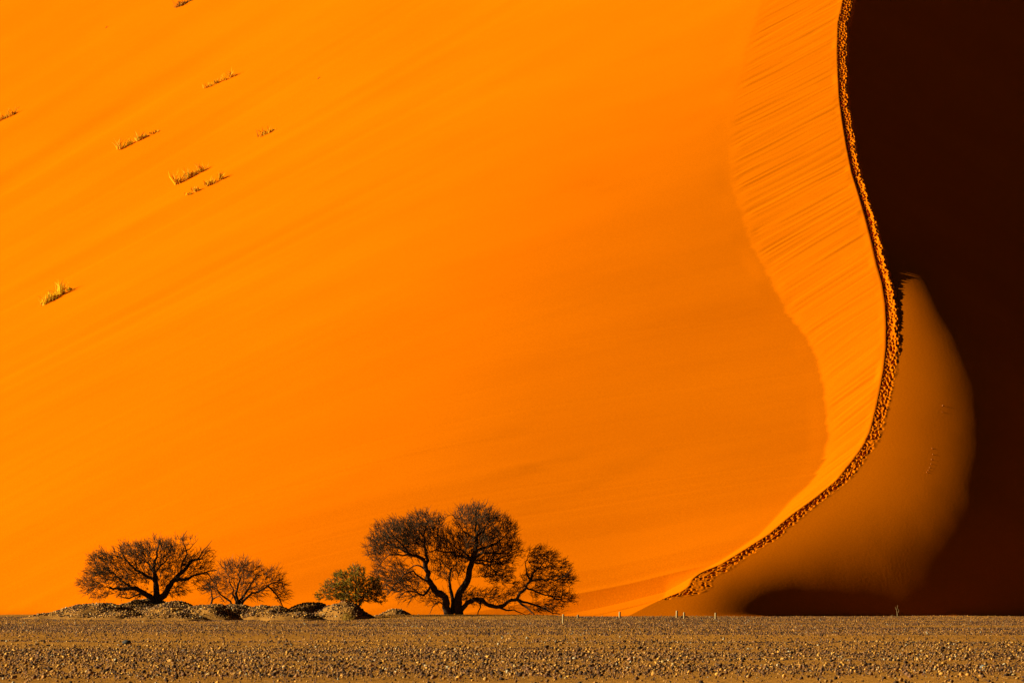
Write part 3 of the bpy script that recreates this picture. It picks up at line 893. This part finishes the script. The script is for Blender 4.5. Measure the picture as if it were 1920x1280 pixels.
# ------------------------------------------------------------------ grass
def grass(name, label, org, spots, n_blades, hgt, cols, cat="grass", group=None, lean=(0.15, 0.0), width=0.014):
    LV, LF, LC = [], [], []
    for _ in range(n_blades):
        sp = random.choice(spots)
        o = Vector(sp[:3]) + Vector((random.gauss(0, sp[3]), random.gauss(0, sp[3]), 0)) - org
        a = random.uniform(0, 6.28); t = abs(random.gauss(0, 0.95))
        d = Vector((math.cos(a) * t + lean[0], math.sin(a) * t + lean[1], 1)).normalized()
        L = hgt * sp[4] * random.uniform(0.35, 1.1)
        side = d.cross(Vector((random.gauss(0, 1), random.gauss(0, 1), random.gauss(0, 1)))).normalized() * width * random.uniform(0.6, 1.4)
        p1 = o + d * L * 0.55; p2 = p1 + (d + Vector((random.gauss(0, .3), random.gauss(0, .3), -0.35 * random.random()))).normalized() * L * 0.45
        b = len(LV); o = o - Vector((0, 0, 0.08))
        LV += [o - side, o + side, p1 + side * 0.8, p1 - side * 0.8, p2]
        LF += [(b, b + 1, b + 2), (b, b + 2, b + 3), (b + 3, b + 2, b + 4)]
        LC += [np.array(random.choice(cols)) * random.uniform(0.75, 1.2)] * 5
    me = mesh_np(name, np.array([p[:] for p in LV]), np.array(LF)); set_color(me, "tint", np.array(LC))
    return obj(name, me, M_GRASS, label=label, cat=cat, group=group, loc=org)

STRAW = [(0.80,0.46,0.012),(0.72,0.38,0.01),(0.82,0.52,0.03),(0.40,0.15,0.01)]
TUFTS = [  # left end, right end in the photo, height px, blades, label
 ((332,14),(358,2),14,70,[(0.30,0.15,0.03),(0.5,0.28,0.04),(0.2,0.09,0.02)],"dark brown grass tuft cut by the top edge of the picture"),
 ((-14,232),(28,214),22,70,STRAW,"grass tuft cut by the left edge of the picture"),
 ((384,166),(436,144),22,85,STRAW,"highest yellow grass tuft lying fully inside the picture"),
 ((226,280),(294,248),20,150,STRAW,"longest streak of dry grass on the upper left of the dune"),
 ((490,256),(514,244),14,60,STRAW,"small lone grass tuft furthest right on the dune"),
 ((332,346),(382,320),26,130,STRAW,"upper one of the two grass tufts growing close together"),
 ((354,366),(420,334),22,120,STRAW,"lower one of the two grass tufts growing close together"),
 ((82,572),(134,542),26,210,[(0.82,0.54,0.012),(0.76,0.46,0.01),(0.82,0.58,0.03),(0.5,0.24,0.01)],"bright yellow double grass tuft lowest on the dune at far left"),
]
for (a, b, hpx, nb_, cols, lab) in TUFTS:
    spots = []
    k_ = random.randint(7, 10)
    for i in range(k_):
        t = min(1.0, max(0.0, (i + random.uniform(-.7, .7)) / (k_ - 1)))
        p = on_dune(max(a[0] + (b[0] - a[0]) * t, -40), a[1] + (b[1] - a[1]) * t)
        spots.append((p.x, p.y, p.z, random.uniform(0.12, 0.3), random.choice((0.3, 0.45, 0.6, 0.9, 1.3))))
    mid = Vector(spots[k_ // 2][:3])
    grass("grass_tuft", lab, mid, spots, int(nb_ * 1.8), hpx * mid.y / F, cols, cat="grass tuft", group="grass tufts on the dune", lean=(-0.05, 0), width=0.055)

def ground_at(px, py):
    Y_ = CAMH * F / (py - 1115.0)
    for _ in range(6):
        p = V(px, py, Y_); g = float(plain(np.array([p.x]), np.array([p.y]))[0]); Y_ = (CAMH - g) * F / (py - 1115.0)
    p = V(px, py, Y_); return Vector((p.x, p.y, g))
for (px, py, hpx, nb_, lab) in ((386,1161,26,110,"dry yellow grass clump in front of the stony mounds at left"),
                            (652,1163,22,100,"dry straw clump below the green shrub")):
    p = ground_at(px, py)
    spots = [(p.x + random.uniform(-.25, .25), p.y + random.uniform(-.3, .3), p.z, 0.10, random.uniform(.6, 1.1)) for _ in range(6)]
    grass("grass_clump", lab, p, spots, nb_, hpx * p.y / F, [(0.55,0.33,0.05),(0.45,0.26,0.04),(0.32,0.18,0.03)], cat="grass clump", group="grass clumps by the mounds", width=0.012)

# ------------------------------------------------------------------ posts and small things
def post(px, top, bot, lab):
    p = ground_at(px, bot); s = p.y / F
    hgt = (bot - top) * s; r = 2.0 * s
    prof = [(r * 0.99, -0.25), (r, 0.0), (r * 0.97, hgt * 0.5), (r * 0.95, hgt - 0.03), (r * 0.86, hgt - 0.006), (r * 0.5, hgt)]
    sides = 12; V_ = []; F_ = []
    tilt = random.uniform(-0.03, 0.03)
    for (rr, zz) in prof:
        for k in range(sides):
            a = 2 * math.pi * k / sides
            V_.append((rr * math.cos(a) * (1 + 0.05 * math.sin(3 * a + px)) + tilt * zz, rr * math.sin(a), zz))
    for i in range(len(prof) - 1):
        for k in range(sides):
            a = i * sides + k; b = i * sides + (k + 1) % sides
            F_.append((a, b, b + sides)); F_.append((a, b + sides, a + sides))
    c = len(V_); V_.append((tilt * hgt, 0, hgt))
    for k in range(sides):
        F_.append(((len(prof) - 1) * sides + k, (len(prof) - 1) * sides + (k + 1) % sides, c))
    obj("bollard_post", mesh_np("bollard_post", np.array(V_), np.array(F_), True), M_POST, label=lab, cat="post", group="short posts on the plain", loc=p)
post(1056,1150.5,1160.5,"short pale post under the tip of the tall tree's right limb")
post(1084,1151.5,1160.5,"short pale post second from the trees")
post(1162,1146,1157.5,"pale post standing alone left of the end of the dune crest")
post(1269,1144,1157.5,"tallest pale post, left of the close pair")
post(1283,1147,1160.5,"pale post on the right of the close pair, dark plank behind it")
post(1342,1148,1160.5,"pale post furthest right, in front of the dune's dark foot")

p = ground_at(1283, 1157.3); s = p.y / F
import bmesh
bm = bmesh.new()
bmesh.ops.create_cube(bm, size=1.0)
for v_ in bm.verts: v_.co = Vector((v_.co.x * 13 * s * (1 + 0.05 * v_.co.z), v_.co.y * 0.12, v_.co.z * 2.4 * s + 0.06))
bmesh.ops.bevel(bm, geom=bm.edges[:], offset=0.012, segments=1, affect='EDGES')
me = bpy.data.meshes.new("plank"); bm.to_mesh(me); bm.free()
obj("plank", me, M_PLANK, label="dark plank lying low behind the close pair of posts", cat="plank", loc=p)

# dead stalk in front of the dune's dark foot
p = ground_at(1682, 1158); s = p.y / F
V_, F_ = [], []
q0 = [Vector((0, 0, -0.1)), Vector((0.02, 0, 0.25)), Vector((-0.02, 0.02, 0.5)), Vector((0.05, 0, 0.85))]
tube(V_, F_, q0, [.022, .018, .014, .006], 5)
tube(V_, F_, [q0[1], Vector((0.12, .05, 0.42)), Vector((0.10, .06, 0.60))], [.013, .01, .004], 4)
tube(V_, F_, [q0[2], Vector((-0.10, -.05, 0.62)), Vector((-0.08, -.04, 0.75))], [.012, .009, .004], 4)
tube(V_, F_, [Vector((-0.35, 0, -0.05)), Vector((-0.38, 0, 0.12)), Vector((-0.30, 0, 0.2))], [.014, .012, .005], 4)
obj("dead_stalk", to_mesh("dead_stalk", V_, F_, Vector((0, 0, 0))), M_POST, label="thin dead stalk standing before the dark foot of the dune", cat="plant", loc=p)

# a few pebbles and weeds lit on the dim shoulder right of the crest
LAB = "tiny sunlit clod on the dim shoulder of the dune"
for k, (px, py) in enumerate(((1768,761),(1748,841),(1749,852),(1747,862),(1746,870),(1743,877),(1741,882),(1738,886),(1767,773))):
    p = on_dune(px, py)
    v_ = (SHAPES[k] + np.array((0, 0, 0.5))) * (0.055 if k else 0.08)
    me = mesh_np("clod", v_, ICO_F); set_color(me, "tint", np.tile((0.5, 0.17, 0.03), (12, 1)))
    obj("clod", me, M_STONE, label=LAB if k else "single larger clod highest on the dim shoulder of the dune", cat="clod",
        group="clods on the dim shoulder", loc=p)
# twigs stuck in the sand high on the flank
for (px, py, lab) in ((199,53,"small dark stick poking from the sand at upper left"),(597,148,"tiny dark stick on the bare sand right of the grass tufts")):
    p = on_dune(px, py); V_, F_ = [], []
    tube(V_, F_, [Vector((-.10, 0, -.05)), Vector((0.05, 0, .10)), Vector((.22, 0, .22))], [.03, .03, .012], 5)
    tube(V_, F_, [Vector((0.05, 0, .10)), Vector((0.10, 0.1, .28))], [.02, .008], 4)
    obj("stick", to_mesh("stick", V_, F_, Vector((0, 0, 0))), M_BARK, label=lab, cat="stick", loc=p)
